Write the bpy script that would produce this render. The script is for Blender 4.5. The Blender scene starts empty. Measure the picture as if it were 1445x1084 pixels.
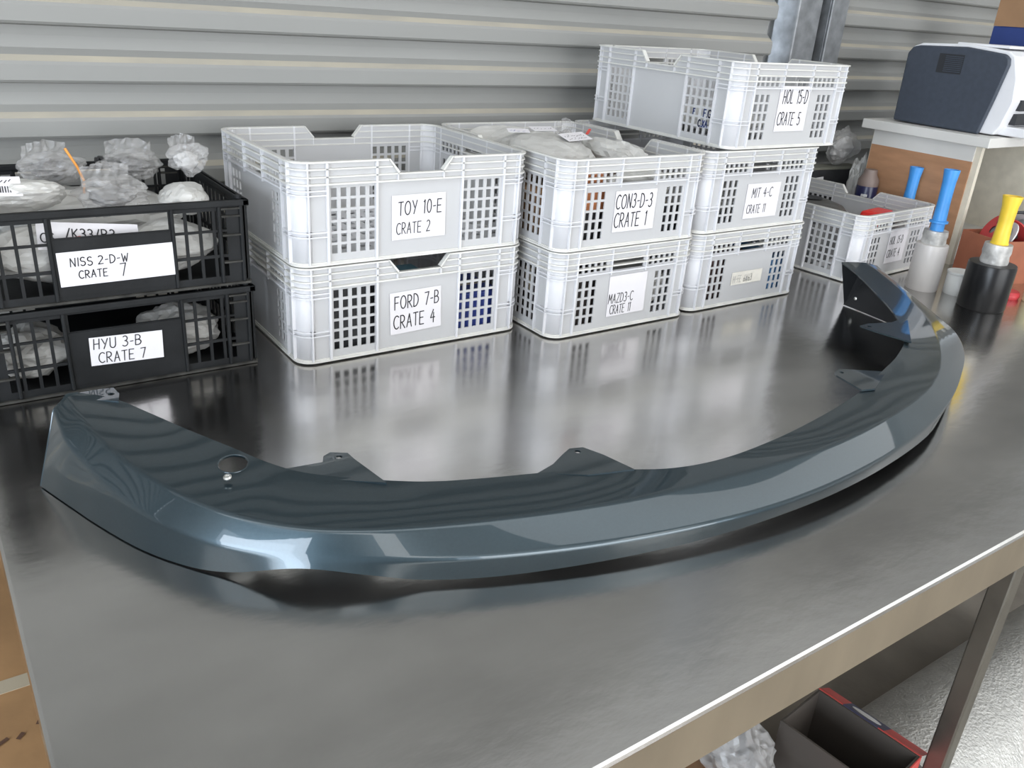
import bpy, bmesh, math, random
from mathutils import Vector, Matrix, noise
random.seed(7)
scn = bpy.context.scene
COL = scn.collection
PI = math.pi
T = 0.90                       # height of the bench top above the floor

# ------------------------------------------------------------------ camera
def make_camera():
    yaw, pitch, roll = math.radians(36.203), math.radians(24.062), math.radians(4.212)
    fw = Vector((math.sin(yaw)*math.cos(pitch), math.cos(yaw)*math.cos(pitch), -math.sin(pitch)))
    r = Vector((math.cos(yaw), -math.sin(yaw), 0)); u = r.cross(fw)
    r2 = math.cos(roll)*r + math.sin(roll)*u
    u2 = -math.sin(roll)*r + math.cos(roll)*u
    cam = bpy.data.cameras.new('camera'); cam.sensor_width = 36; cam.lens = 1198.1/1445*36
    cam.clip_start = 0.02
    o = bpy.data.objects.new('camera', cam); COL.objects.link(o)
    M = Matrix((r2, u2, -fw)).transposed().to_4x4(); M.translation = (0, 0, T+0.645)
    o.matrix_world = M
    scn.camera = o
make_camera()

# ------------------------------------------------------------------ world, lights, exposure
W = bpy.data.worlds.new('sky'); scn.world = W; W.use_nodes = True
bg = W.node_tree.nodes['Background']
bg.inputs[0].default_value = (0.80, 0.89, 1.0, 1); bg.inputs[1].default_value = 3.0
def area(name, loc, target, sx, sy, power, col):
    l = bpy.data.lights.new(name, 'AREA'); l.shape = 'RECTANGLE'; l.size = sx; l.size_y = sy
    l.energy = power; l.color = col
    o = bpy.data.objects.new(name, l); COL.objects.link(o); o.location = loc
    o.rotation_euler = (Vector(target)-Vector(loc)).to_track_quat('-Z', 'Y').to_euler()
    return o
# daylight: the translucent roof sheets, and the big open doorway in the front of the workshop
for k, x in enumerate((-1.2, 2.2)):
    area('roof_light', (x, -3.4, 3.44), (x, -3.4, 0), 1.0, 3.4, 30, (1.0, 0.98, 0.95))
area('added_lip_strip_light', (0.5, .1, 3.44), (0.5, .1, 0), 10.4, .9, 52, (0.95, 0.98, 1.0))  # unseen strip, added overhead to brighten the reflection along the lip's band
area('front_doorway_daylight', (1.6, -5.6, 1.7), (1.6, 1.5, 1.2), 5.0, 2.6, 185, (1.0, 0.97, 0.93))
area('side_doorway_daylight', (-4.7, -2.0, 1.6), (1.2, 1.5, 1.2), 3.0, 2.6, 250, (0.80, 0.89, 1.0))
vs = scn.view_settings
vs.view_transform = 'Standard'; vs.look = 'None'; vs.gamma = 1; vs.use_curve_mapping = False
vs.exposure = 0.04

# ------------------------------------------------------------------ helpers
MATS = {}
def mat(name, col, rough=0.5, metal=0.0, var=0.0, vscale=8.0, bump=0.0, bscale=60.0, coat=0.0, stretch=None, alpha=1.0, transl=0.0, rvar=0.0, col2=None, spec=.5):
    if name in MATS: return MATS[name]
    m = bpy.data.materials.new(name); m.use_nodes = True
    nt = m.node_tree; N = nt.nodes; Lk = nt.links
    b = N['Principled BSDF']; out = N['Material Output']
    b.inputs['Roughness'].default_value = rough; b.inputs['Metallic'].default_value = metal
    b.inputs['Specular IOR Level'].default_value = spec
    b.inputs['Coat Weight'].default_value = coat; b.inputs['Coat Roughness'].default_value = 0.03
    tc = N.new('ShaderNodeTexCoord'); mp = N.new('ShaderNodeMapping'); Lk.new(tc.outputs['Object'], mp.inputs[0])
    if stretch: mp.inputs['Scale'].default_value = stretch
    n = N.new('ShaderNodeTexNoise'); n.inputs['Scale'].default_value = vscale; n.inputs['Detail'].default_value = 6
    Lk.new(mp.outputs[0], n.inputs['Vector'])
    mx = N.new('ShaderNodeMix'); mx.data_type = 'RGBA'
    c = Vector(col); c2 = Vector(col2) if col2 else c*(1-var)
    mx.inputs['A'].default_value = (*(c2), 1); mx.inputs['B'].default_value = (*(c if col2 else [min(1, v*(1+var*.5)) for v in c]), 1)
    rp = N.new('ShaderNodeValToRGB'); rp.color_ramp.elements[0].position = .35; rp.color_ramp.elements[1].position = .65
    Lk.new(n.outputs['Fac'], rp.inputs[0]); Lk.new(rp.outputs[0], mx.inputs['Factor']); Lk.new(mx.outputs['Result'], b.inputs['Base Color'])
    if rvar:
        mr = N.new('ShaderNodeMapRange'); mr.inputs['To Min'].default_value = rough-rvar; mr.inputs['To Max'].default_value = rough+rvar
        Lk.new(n.outputs['Fac'], mr.inputs['Value']); Lk.new(mr.outputs[0], b.inputs['Roughness'])
    if bump:
        n2 = N.new('ShaderNodeTexNoise'); n2.inputs['Scale'].default_value = bscale; n2.inputs['Detail'].default_value = 4
        Lk.new(mp.outputs[0], n2.inputs['Vector'])
        bp = N.new('ShaderNodeBump'); bp.inputs['Strength'].default_value = bump; bp.inputs['Distance'].default_value = .01
        Lk.new(n2.outputs['Fac'], bp.inputs['Height']); Lk.new(bp.outputs[0], b.inputs['Normal'])
    if transl or alpha < 1:
        ms = N.new('ShaderNodeMixShader')
        if alpha < 1:
            t = N.new('ShaderNodeBsdfTransparent'); ms.inputs[0].default_value = alpha
            Lk.new(t.outputs[0], ms.inputs[1]); Lk.new(b.outputs[0], ms.inputs[2])
        else:
            t = N.new('ShaderNodeBsdfTranslucent'); t.inputs[0].default_value = (*col, 1); ms.inputs[0].default_value = transl
            Lk.new(b.outputs[0], ms.inputs[1]); Lk.new(t.outputs[0], ms.inputs[2])
        Lk.new(ms.outputs[0], out.inputs[0])
    MATS[name] = m
    return m

def box(bm, x0, x1, y0, y1, z0, z1, mi=0):
    v = [bm.verts.new(p) for p in ((x0,y0,z0),(x1,y0,z0),(x1,y1,z0),(x0,y1,z0),(x0,y0,z1),(x1,y0,z1),(x1,y1,z1),(x0,y1,z1))]
    fs = [bm.faces.new([v[i] for i in f]) for f in ((0,3,2,1),(4,5,6,7),(0,1,5,4),(1,2,6,5),(2,3,7,6),(3,0,4,7))]
    for f in fs: f.material_index = mi
    return v
def lathe(bm, prof, n=24, cx=0, cy=0, cap=True):
    rings = []
    for r, z in prof:
        rings.append([bm.verts.new((cx+r*math.cos(2*PI*i/n), cy+r*math.sin(2*PI*i/n), z)) for i in range(n)])
    for a, b in zip(rings, rings[1:]):
        for i in range(n): bm.faces.new((a[i], a[(i+1) % n], b[(i+1) % n], b[i]))
    if cap:
        bm.faces.new(rings[0][::-1]); bm.faces.new(rings[-1])
def tube(bm, pts, r, n=8):
    pts = [Vector(p) for p in pts]; rings = []
    for i, p in enumerate(pts):
        d = (pts[min(i+1, len(pts)-1)]-pts[max(i-1, 0)]).normalized()
        a = d.orthogonal().normalized() if i == 0 else (a - d*a.dot(d)).normalized()
        b = d.cross(a)
        rings.append([bm.verts.new(p + (a*math.cos(2*PI*k/n)+b*math.sin(2*PI*k/n))*r) for k in range(n)])
    for A, B in zip(rings, rings[1:]):
        for k in range(n): bm.faces.new((A[k], A[(k+1) % n], B[(k+1) % n], B[k]))
    bm.faces.new(rings[0][::-1]); bm.faces.new(rings[-1])
def obj(name, bm, m, parent=None, loc=None, rot=None, smooth=False, bevel=0, solid=0, soff=-1, label=None, cat=None, group=None, kind=None):
    if isinstance(bm, bmesh.types.BMesh):
        bmesh.ops.recalc_face_normals(bm, faces=bm.faces) if not solid else None
        me = bpy.data.meshes.new(name); bm.to_mesh(me); bm.free()
        for mm in (m if isinstance(m, (list, tuple)) else [m]): me.materials.append(mm)
        if smooth:
            for p in me.polygons: p.use_smooth = True
            me.set_sharp_from_angle(angle=.7)
    else: me = bm
    o = bpy.data.objects.new(name, me); COL.objects.link(o)
    if solid:
        s = o.modifiers.new('solid', 'SOLIDIFY'); s.thickness = solid; s.offset = soff
    if bevel:
        b = o.modifiers.new('bevel', 'BEVEL'); b.width = bevel; b.segments = 2; b.limit_method = 'ANGLE'
    if parent: o.parent = parent
    if loc is not None: o.location = loc
    if rot is not None: o.rotation_euler = rot
    tag(o, label, cat, group, kind)
    return o
def tag(o, label=None, cat=None, group=None, kind=None):
    if label: o['label'] = label
    if cat: o['category'] = cat
    if group: o['group'] = group
    if kind: o['kind'] = kind
def thing(name, label, cat, loc=(0,0,0), rz=0, group=None):
    o = bpy.data.objects.new(name, None); COL.objects.link(o); o.empty_display_size = .05
    o.location = loc; o.rotation_euler = (0, 0, rz); tag(o, label, cat, group); return o
def new(): return bmesh.new()

# ------------------------------------------------------------------ single-stroke lettering
def arc(cx, cy, rx, ry, a0, a1, n=10):
    return [(cx+rx*math.cos(math.radians(a0+(a1-a0)*i/n)), cy+ry*math.sin(math.radians(a0+(a1-a0)*i/n))) for i in range(n+1)]
G = {
 'A': [[(0,0),(.3,1),(.58,0)], [(.1,.36),(.48,.38)]],
 'B': [[(0,0),(0,1)], [(0,1)]+arc(.2,.76,.26,.24,90,-90)+[(0,.5)], [(0,.52)]+arc(.22,.26,.32,.26,90,-90)+[(0,0)]],
 'C': [arc(.36,.5,.36,.5,50,310,14)],
 'D': [[(0,0),(0,1)], [(0,1)]+arc(.1,.5,.46,.5,90,-90,14)+[(0,0)]],
 'E': [[(.5,1),(0,1),(0,0),(.52,0)], [(0,.52),(.42,.53)]],
 'F': [[(.5,1),(0,1),(0,0)], [(0,.52),(.4,.53)]],
 'G': [arc(.36,.5,.36,.5,50,340,14)+[(.66,.42),(.42,.42)]],
 'H': [[(0,0),(.02,1)], [(.5,0),(.52,1)], [(0,.5),(.52,.52)]],
 'I': [[(.06,0),(.08,1)]],
 'J': [[(.4,1),(.4,.2)]+arc(.2,.2,.2,.2,0,-150,8)],
 'K': [[(0,0),(0,1)], [(.48,1),(0,.42)], [(.12,.56),(.5,0)]],
 'L': [[(0,1),(0,0),(.45,.02)]],
 'M': [[(0,0),(.06,1),(.32,.35),(.6,1),(.64,0)]],
 'N': [[(0,0),(.02,1),(.5,0),(.53,1)]],
 'O': [arc(.34,.5,.34,.5,95,455,18)],
 'P': [[(0,0),(0,1)], [(0,1)]+arc(.2,.74,.28,.26,90,-90)+[(0,.48)]],
 'R': [[(0,0),(0,1)], [(0,1)]+arc(.2,.74,.28,.26,90,-90)+[(0,.48)], [(.14,.48),(.54,0)]],
 'S': [arc(.26,.75,.24,.25,40,250,9)+arc(.26,.25,.26,.26,80,-150,9)],
 'T': [[(0,.98),(.56,1)], [(.28,1),(.28,0)]],
 'U': [[(0,1),(0,.3)]+arc(.26,.3,.26,.3,180,360,10)+[(.52,1)]],
 'W': [[(0,1),(.16,0),(.34,.7),(.5,0),(.68,1)]],
 'X': [[(0,0),(.5,1)], [(0,1),(.5,0)]],
 'Y': [[(0,1),(.27,.48)], [(.56,1),(.2,0)]],
 'Z': [[(0,1),(.52,1),(0,0),(.54,0)]],
 '0': [arc(.26,.5,.26,.5,95,455,16)],
 '1': [[(0,.86),(.14,1),(.12,0)]],
 '2': [arc(.24,.74,.24,.26,150,-30,9)+[(0,0),(.52,.03)]],
 '3': [arc(.22,.76,.22,.24,140,-90,9)+arc(.2,.26,.28,.27,90,-140,9)],
 '4': [[(.34,1),(0,.38),(.54,.4)], [(.38,.75),(.36,0)]],
 '5': [[(.46,1),(.06,1),(.03,.56)]+arc(.2,.3,.28,.3,120,-140,10)],
 '6': [[(.4,1),(.1,.5)]+arc(.24,.26,.24,.26,160,520,12)],
 '7': [[(0,.97),(.5,1),(.2,0)]],
 '-': [[(.02,.45),(.3,.47)]],
 '.': [[(.05,.02),(.1,.04)]],
 '/': [[(0,-.05),(.4,1.05)]],
}
def letters(bm, text, x, z, h, wd=.0028, sx=.8, slant=0.0, y=0.0, gap=.24, jit=.03):
    """flat pen strokes in the XZ plane, facing -Y"""
    rnd = random.Random(text)
    for ch in text:
        if ch == ' ': x += h*.42; continue
        wmax = .2 if ch == '1' else 0
        dy = rnd.uniform(-jit, jit)*h
        for st in G[ch]:
            P = [Vector((x+(px+slant*pz)*h*sx, z+pz*h+dy)) for px, pz in st]
            wmax = max(wmax, max(px for px, _ in st))
            for p, q in zip(P, P[1:]):
                d = q-p
                if d.length < 1e-9: continue
                d.normalize(); nn = Vector((-d.y, d.x))*wd/2; e = d*wd*.35
                bm.faces.new([bm.verts.new((w.x, y, w.y)) for w in (p-e+nn, p-e-nn, q+e-nn, q+e+nn)])
        x += (wmax+gap)*h*sx
    return x
def scribble(bm, x, z, w, h, wd=.0012, y=-.0012, seed=1):
    """print too small to read: a run of short broken strokes"""
    r = random.Random(seed); e = x+w
    while x < e:
        l = r.uniform(.3, .9)*h; a = r.uniform(-.5, .5)
        p = Vector((x, z+r.uniform(0, .4)*h)); q = p+Vector((l*.6, l*a+.35*h)); d = (q-p).normalized(); n = Vector((-d.y, d.x))*wd/2
        bm.faces.new([bm.verts.new((v.x, y, v.y)) for v in (p+n, p-n, q-n, q+n)])
        x += l*.6+r.uniform(.1, .5)*h
M_paper = mat('paper', (.70,.68,.70), .8, var=.03)
M_ink = mat('ink', (.03,.03,.035), .7)
def paper_label(parent, w, h, lines, loc, rz, tilt=0, name='label', ink=None, paper=None, label=None):
    """a sheet glued to a face; lines = (text, x, z, height, stretch); local frame: XZ, facing -Y"""
    bm = new(); box(bm, -w/2, w/2, -.0008, 0, -h/2, h/2)
    p = obj(name, bm, paper or M_paper, parent, loc, (0, tilt, rz), label=label)
    bm = new()
    for t, x, z, hh, sx in lines: letters(bm, t, x, z, hh, sx=sx, y=-.0013, slant=.05, wd=max(.0016, hh*.08))
    obj('lettering', bm, ink or M_ink, p)
    return p

# ------------------------------------------------------------------ the workshop shell
M_floor = mat('concrete', (.37,.335,.29), .75, var=.3, vscale=3, bump=.2, bscale=30)
M_sheet = mat('cladding_sheet', (.50,.50,.49), .55, var=.08, vscale=2)
M_ceil = mat('roof_sheet', (.72,.72,.71), .6, var=.1, vscale=1.5)
XL, XR, YF, YB, ZC = -5.0, 6.0, -6.0, 1.93, 3.5
bm = new(); box(bm, XL, XR, YF, YB+.1, -.1, 0); obj('floor', bm, M_floor, kind='structure')
bm = new(); box(bm, XL, XR, YF, YB+.1, ZC, ZC+.08); obj('ceiling', bm, M_ceil, kind='structure')
def wall_with_opening(name, p0, p1, o0, o1, oz, thick, m):
    bm = new(); p0 = Vector((*p0, 0)); p1 = Vector((*p1, 0)); d = (p1-p0); L = d.length
    box(bm, 0, o0, 0, thick, 0, ZC); box(bm, o1, L, 0, thick, 0, ZC); box(bm, o0, o1, 0, thick, oz, ZC)
    return obj(name, bm, m, loc=p0, rot=(0, 0, math.atan2(d.y, d.x)), kind='structure')
wall_with_opening('wall_front', (XR, YF), (XL, YF), 1.2, 7.6, 3.1, .1, M_sheet)
wall_with_opening('wall_left', (XL, YF), (XL, YB), 2.4, 5.6, 2.95, .1, M_sheet)
bm = new(); box(bm, XR, XR+.1, YF, YB+.1, 0, ZC); obj('wall_right', bm, M_sheet, kind='structure')
bm = new(); box(bm, XL, XR, YB-.05, YB+.1, 2.95, ZC); box(bm, 2.36, 2.62, YB+.06, YB+.1, 0, 2.95)
obj('wall_back', bm, M_sheet, kind='structure')

# ribbed roller doors of the back wall
M_door = mat('roller_door_steel', (.265,.265,.252), .6, var=.06, vscale=5, stretch=(.2,1,1))
M_dust = mat('door_ledge_dust', (.42,.385,.31), .9, vscale=14, stretch=(.35,1,1), col2=(.34,.32,.275))
def roller_door(name, x0, x1, zoff=0.0):
    pitch = .1045; deep, front = YB+.026, YB-.004
    zc = [T+.590+zoff + k*pitch for k in range(-14, 22)]
    prof = []                     # (y, z, material of the face that follows), going up
    for z in zc:
        # z = upper edge of the rib's front face
        prof += [(deep-.002, z-.042, 0), (front+.004, z-.0385, 0), (front, z-.034, 0), (front-.001, z-.006, 0), (front+.001, z, 1), (front+.014, z+.010, 0), (deep, z+.022, 0), (deep+.001, z+.045, 0)]
    bm = new()
    xs = [x0, x1]
    V = [[bm.verts.new((x, y, z)) for x in xs] for y, z, _ in prof]
    for i in range(len(V)-1):
        f = bm.faces.new((V[i][0], V[i][1], V[i+1][1], V[i+1][0])); f.material_index = prof[i][2]
    return obj(name, bm, [M_door, M_dust], solid=.0012, soff=0, kind='structure')
roller_door('door_1', -4.95, 2.335)
roller_door('door_2', 2.625, 5.9, zoff=-.002)
M_galv = mat('galvanised_steel', (.24,.25,.26), .5, metal=.5, var=.25, vscale=25)
bm = new(); box(bm, 2.375, 2.49, YB-.05, YB+.04, 0, 2.95); obj('trim_1', bm, M_galv, bevel=.006, kind='structure')
bm = new(); box(bm, 2.535, 2.618, YB-.055, YB-.047, 0, 2.95); box(bm, 2.535, 2.543, YB-.047, YB+.04, 0, 2.95); box(bm, 2.543, 2.6, YB+.03, YB+.038, 0, 2.95)
obj('trim_2', bm, M_galv, bevel=.003, kind='structure')

# ------------------------------------------------------------------ stainless bench
M_steel = mat('brushed_stainless', (.57,.557,.54), .18, metal=1, var=.17, vscale=5, bump=.03, bscale=40, rvar=.07, stretch=(.6,1,1))
M_steel_leg = mat('dull_stainless', (.20,.19,.165), .4, metal=.9, var=.2, vscale=9)
TX0, TX1, TY0, TY1 = .007, 3.5, .404, 1.89
bench = thing('workbench', 'long stainless steel workbench carrying the crates and the car lip', 'workbench', (TX0, TY0, 0))
def bpart(name, bm, m, **k): return obj(name, bm, m, bench, (-TX0, -TY0, 0), **k)
bm = new(); box(bm, TX0, TX1, TY0, TY1, T-.010, T)
bpart('bench_top', bm, M_steel, bevel=.005)
bm = new(); box(bm, TX0+.002, TX1-.002, TY0+.001, TY0+.004, T-.074, T-.006); bpart('front_apron', bm, mat('tan_reflection_stainless', (.60,.53,.42), .28, metal=1, var=.18, vscale=6, stretch=(1,1,.3)))  # tan in the base colour stands in for cardboard reflected in the apron
bm = new(); box(bm, TX0+.001, TX0+.004, TY0+.004, TY1, T-.074, T-.006); bpart('side_apron', bm, M_steel)
bm = new(); box(bm, TX1-.004, TX1-.001, TY0+.004, TY1, T-.074, T-.006); bpart('side_apron', bm, M_steel)
for x in (.05, 1.29, 2.4, 3.44):
    for y in (TY0+.012, TY1-.05):
        bm = new(); box(bm, x, x+.032, y, y+.032, .0, T-.006); bpart('leg', bm, M_steel_leg, bevel=.003)
# ------------------------------------------------------------------ the car lip
M_paint = mat('blue_grey_pearl_paint', (.030,.050,.062), .33, metal=.75, var=.05, vscale=300, coat=1.0)
M_under = mat('unpainted_black_underside', (.015,.016,.018), .45)
M_screw = mat('zinc_screw', (.6,.6,.58), .3, metal=1)
LIP = [
((0.139,1.202,0.112),(0.123,1.200,0.114),(0.102,1.170,0.108),(0.071,1.166,0.000)),
((0.178,1.179,0.107),(0.127,1.138,0.106),(0.102,1.117,0.092),(0.083,1.131,0.000)),
((0.207,1.124,0.103),(0.139,1.079,0.097),(0.114,1.082,0.075),(0.099,1.085,0.000)),
((0.241,1.056,0.099),(0.161,1.007,0.088),(0.130,1.026,0.060),(0.118,1.031,0.000)),
((0.283,0.987,0.093),(0.195,0.928,0.080),(0.156,0.960,0.050),(0.151,0.951,0.000)),
((0.309,0.941,0.088),(0.229,0.876,0.075),(0.190,0.896,0.044),(0.190,0.891,0.000)),
((0.337,0.906,0.084),(0.266,0.836,0.071),(0.233,0.843,0.041),(0.226,0.852,0.002)),
((0.381,0.874,0.081),(0.317,0.792,0.069),(0.291,0.794,0.039),(0.291,0.785,0.033)),
((0.430,0.844,0.078),(0.375,0.762,0.068),(0.357,0.753,0.038),(0.360,0.746,0.020)),
((0.482,0.816,0.076),(0.430,0.741,0.067),(0.411,0.722,0.038),(0.418,0.723,0.006)),
((0.555,0.793,0.074),(0.506,0.718,0.066),(0.488,0.687,0.038),(0.494,0.687,0.006)),
((0.642,0.770,0.072),(0.597,0.694,0.065),(0.581,0.654,0.038),(0.588,0.655,0.008)),
((0.727,0.735,0.070),(0.687,0.675,0.064),(0.675,0.628,0.038),(0.682,0.630,0.010)),
((0.800,0.699,0.069),(0.791,0.661,0.063),(0.780,0.607,0.038),(0.787,0.609,0.012)),
((0.885,0.685,0.069),(0.906,0.650,0.063),(0.903,0.591,0.038),(0.907,0.595,0.016)),
((0.999,0.690,0.069),(1.023,0.642,0.063),(1.046,0.590,0.039),(1.046,0.592,0.018)),
((1.121,0.705,0.070),(1.138,0.644,0.064),(1.196,0.604,0.041),(1.197,0.606,0.018)),
((1.229,0.723,0.073),(1.236,0.653,0.066),(1.354,0.632,0.044),(1.358,0.634,0.018)),
((1.302,0.738,0.076),(1.351,0.671,0.068),(1.486,0.673,0.047),(1.476,0.679,0.014)),
((1.395,0.768,0.080),(1.444,0.694,0.071),(1.606,0.725,0.051),(1.598,0.731,0.006)),
((1.484,0.794,0.084),(1.550,0.740,0.075),(1.703,0.774,0.059),(1.712,0.780,0.004)),
((1.577,0.836,0.090),(1.651,0.810,0.084),(1.771,0.834,0.072),(1.795,0.835,0.000)),
((1.678,0.931,0.098),(1.745,0.899,0.094),(1.790,0.894,0.086),(1.845,0.895,0.000)),
((1.757,1.039,0.106),(1.824,1.006,0.104),(1.837,0.987,0.098),(1.880,0.985,0.000)),
((1.820,1.130,0.113),(1.877,1.095,0.113),(1.893,1.081,0.108),(1.897,1.089,0.000)),
((1.859,1.199,0.116),(1.906,1.163,0.119),(1.927,1.140,0.114),(1.905,1.195,0.000)),
]
def catmull(P, k):
    out = []
    for i in range(len(P)-1):
        p0, p1, p2, p3 = P[max(i-1, 0)], P[i], P[i+1], P[min(i+2, len(P)-1)]
        for j in range(k):
            t = j/k
            out.append(.5*((2*p1)+(-p0+p2)*t+(2*p0-5*p1+4*p2-p3)*t*t+(-p0+3*p1-3*p2+p3)*t**3))
    out.append(P[-1]); return out
def rounded(a, p, b, d, n=5):
    u = (a-p); v = (b-p); A = p+u.normalized()*min(d, u.length*.45); B = p+v.normalized()*min(d, v.length*.45)
    return [(1-t)**2*A+2*t*(1-t)*p+t*t*B for t in [i/n for i in range(n+1)]]
LO = Vector((.95, .95, 0))
def lip_rows():
    lanes = []
    for c in range(4):
        P = [Vector(s[c])+Vector((0, 0, .0012)) for s in LIP]
        for _ in range(1):   # take measuring jitter out of the middle of the run
            P = [P[0]]+[(P[i-1]+P[i]*6+P[i+1])/8 for i in range(1, len(P)-1)]+[P[-1]]
        lanes.append(catmull(P, 6))
    for q in lanes[3]: q.z = max(q.z, .0012)
    rows = []
    for I, D, C, B in zip(*lanes):
        row = [I.lerp(D, t) for t in (0, .2, .4)]
        row += rounded(I, D, C, .005) + rounded(D, C, B, .006, 6)
        row += [C.lerp(B, .6), B]
        rows.append(row)
    return rows
ROWS = lip_rows()
lip = thing('front_bumper_lip', 'dark blue-grey painted front bumper lip lying on the stainless bench', 'car lip', LO+Vector((0, 0, T+.0006)))
def lip_skin():
    bm = new()
    V = [[bm.verts.new(p-LO) for p in r] for r in ROWS]
    for a, b in zip(V, V[1:]):
        for i in range(len(a)-1): bm.faces.new((a[i], a[i+1], b[i+1], b[i]))
    me = bpy.data.meshes.new('lip_skin'); bmesh.ops.recalc_face_normals(bm, faces=bm.faces)
    up = sum((f.normal.z for f in bm.faces))
    if up < 0: bmesh.ops.reverse_faces(bm, faces=bm.faces)
    bm.to_mesh(me); bm.free()
    me.materials.append(M_paint); me.materials.append(M_under)
    for p in me.polygons: p.use_smooth = True
    o = bpy.data.objects.new('lip_skin', me); COL.objects.link(o)
    s = o.modifiers.new('solid', 'SOLIDIFY'); s.thickness = .0035; s.offset = -1; s.material_offset = 1; s.material_offset_rim = 0
    # the round opening for a fog lamp cover
    from mathutils.bvhtree import BVHTree
    bt = BVHTree.FromPolygons([v.co.copy() for v in me.vertices], [tuple(p.vertices) for p in me.polygons])
    c, nrm, _, _ = bt.ray_cast(Vector((.2715, .9565, .5))-LO, Vector((0, 0, -1)))
    if nrm.z < 0: nrm = -nrm
    bmc = new(); bmesh.ops.create_cone(bmc, cap_ends=True, segments=40, radius1=.0185, radius2=.0185, depth=.08)
    mc = bpy.data.meshes.new('cut'); bmc.to_mesh(mc); bmc.free()
    oc = bpy.data.objects.new('cut', mc); COL.objects.link(oc); oc.location = c
    oc.rotation_euler = nrm.to_track_quat('Z', 'Y').to_euler()
    bo = o.modifiers.new('bool', 'BOOLEAN'); bo.object = oc; bo.operation = 'DIFFERENCE'; bo.solver = 'EXACT'
    dg = bpy.context.evaluated_depsgraph_get(); dg.update()
    me2 = bpy.data.meshes.new_from_object(o.evaluated_get(dg)); me2.name = 'lip_skin'
    o.modifiers.clear(); o.data = me2; me2.set_sharp_from_angle(angle=.6)
    bpy.data.objects.remove(oc)
    o.parent = lip
    rim = new()
    n = 40; q = nrm.to_track_quat('Z', 'Y')
    pts = [c+q @ Vector((.0187*math.cos(2*PI*i/n), .0187*math.sin(2*PI*i/n), -.0004)) for i in range(n+1)]
    tube(rim, pts, .0011, 6)
    obj('hole_rim', rim, M_paint, lip, smooth=True, label='rolled rim of the round opening')
    return o
lip_skin()
def lip_plate(name, pts, z, hole, label=None, tilt=0):
    """flat mounting tab with a drilled hole, outline counter-clockwise in the plan"""
    bm = new(); h = Vector(hole); n = 14; E = []
    for loop in ([Vector(p) for p in pts], [h+Vector((math.cos(2*PI*i/n), math.sin(2*PI*i/n)))*.0045 for i in range(n)]):
        V = [bm.verts.new((p.x-LO.x, p.y-LO.y, z)) for p in loop]
        E += [bm.edges.new((V[i], V[(i+1) % len(V)])) for i in range(len(V))]
    bmesh.ops.triangle_fill(bm, use_beauty=True, use_dissolve=False, edges=E)
    bmesh.ops.recalc_face_normals(bm, faces=bm.faces)
    obj(name, bm, M_paint, lip, solid=.003, soff=0, label=label)
lip_plate('mounting_tab', [(0.181,1.160),(0.187,1.185),(0.184,1.208),(0.166,1.211),(0.140,1.211),(0.143,1.184)], 0.1080, (0.177,1.187))
lip_plate('mounting_tab', [(0.427,0.836),(0.417,0.909),(0.416,0.929),(0.396,0.941),(0.384,0.935),(0.377,0.921),(0.325,0.928),(0.356,0.884)], 0.0800, (0.401,0.924))
lip_plate('mounting_tab', [(0.747,0.722),(0.735,0.775),(0.723,0.805),(0.703,0.811),(0.682,0.801),(0.655,0.786),(0.621,0.776),(0.680,0.740)], 0.0715, (0.708,0.798))
lip_plate('mounting_tab', [(1.399,0.763),(1.327,0.812),(1.304,0.805),(1.296,0.795),(1.281,0.732),(1.309,0.725)], 0.0785, (1.316,0.799))
lip_plate('mounting_tab', [(1.691,0.909),(1.623,0.901),(1.565,0.918),(1.536,0.917),(1.536,0.886),(1.551,0.812)], 0.0940, (1.552,0.906))
# plates closing the wheel-arch ends of the lip, and its screws
for k in (0, -1):
    bm = new(); r_ = [p-LO for p in ROWS[k]]
    bm.faces.new([bm.verts.new(p) for p in r_]); bmesh.ops.triangulate(bm, faces=bm.faces)
    obj('end_plate', bm, M_under if k else M_paint, lip, solid=.003, soff=0, label='flat plate closing the wheel-arch end')
for p in ((.2545,.9235,.0905),):
    bm = new(); lathe(bm, [(.0052,0),(.0052,.0018),(.003,.003),(.0028,.0015)], 14)
    obj('screw', bm, M_screw, lip, Vector(p)-LO, (.25, -.2, 0), smooth=False, label='small zinc screw beside the round opening')
bm = new(); lathe(bm, [(.0042,0),(.0042,.0015),(.002,.0028)], 12)
obj('screw', bm, M_screw, lip, Vector((1.893,1.160,.030))-LO, (0, -PI/2, 0))

# ------------------------------------------------------------------ white stacking crates
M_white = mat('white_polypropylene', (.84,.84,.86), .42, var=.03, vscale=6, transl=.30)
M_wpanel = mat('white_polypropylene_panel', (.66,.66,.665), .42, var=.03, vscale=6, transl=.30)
M_whiterim = mat('white_polypropylene_scuffed', (.78,.77,.73), .5, var=.10, vscale=20, transl=.18)
CL, CS, CH, CR = .483, .388, .1856, .026      # long side, short side, height, corner radius
def grid_wall(us, zs, hole, extra=None):
    """perforated sheet in the XZ plane built on the cut lines us x zs; hole(u, z) tells which cells are open"""
    bm = new(); vv = {}
    def v(i, j):
        if (i, j) not in vv: vv[i, j] = bm.verts.new((us[i], 0, zs[j]))
        return vv[i, j]
    for i in range(len(us)-1):
        for j in range(len(zs)-1):
            if not hole((us[i]+us[i+1])/2, (zs[j]+zs[j+1])/2):
                bm.faces.new((v(i,j), v(i+1,j), v(i+1,j+1), v(i,j+1)))
    if extra: extra(bm, vv, us, zs)
    for x in [x for x in bm.verts if not x.link_faces]: bm.verts.remove(x)
    return bm
def cuts(*vals):
    o = sorted(set(round(v, 5) for v in vals)); return o
def holes_cols(u0, n, pitch, w): return [(u0+k*pitch, u0+k*pitch+w) for k in range(n)]
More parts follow.
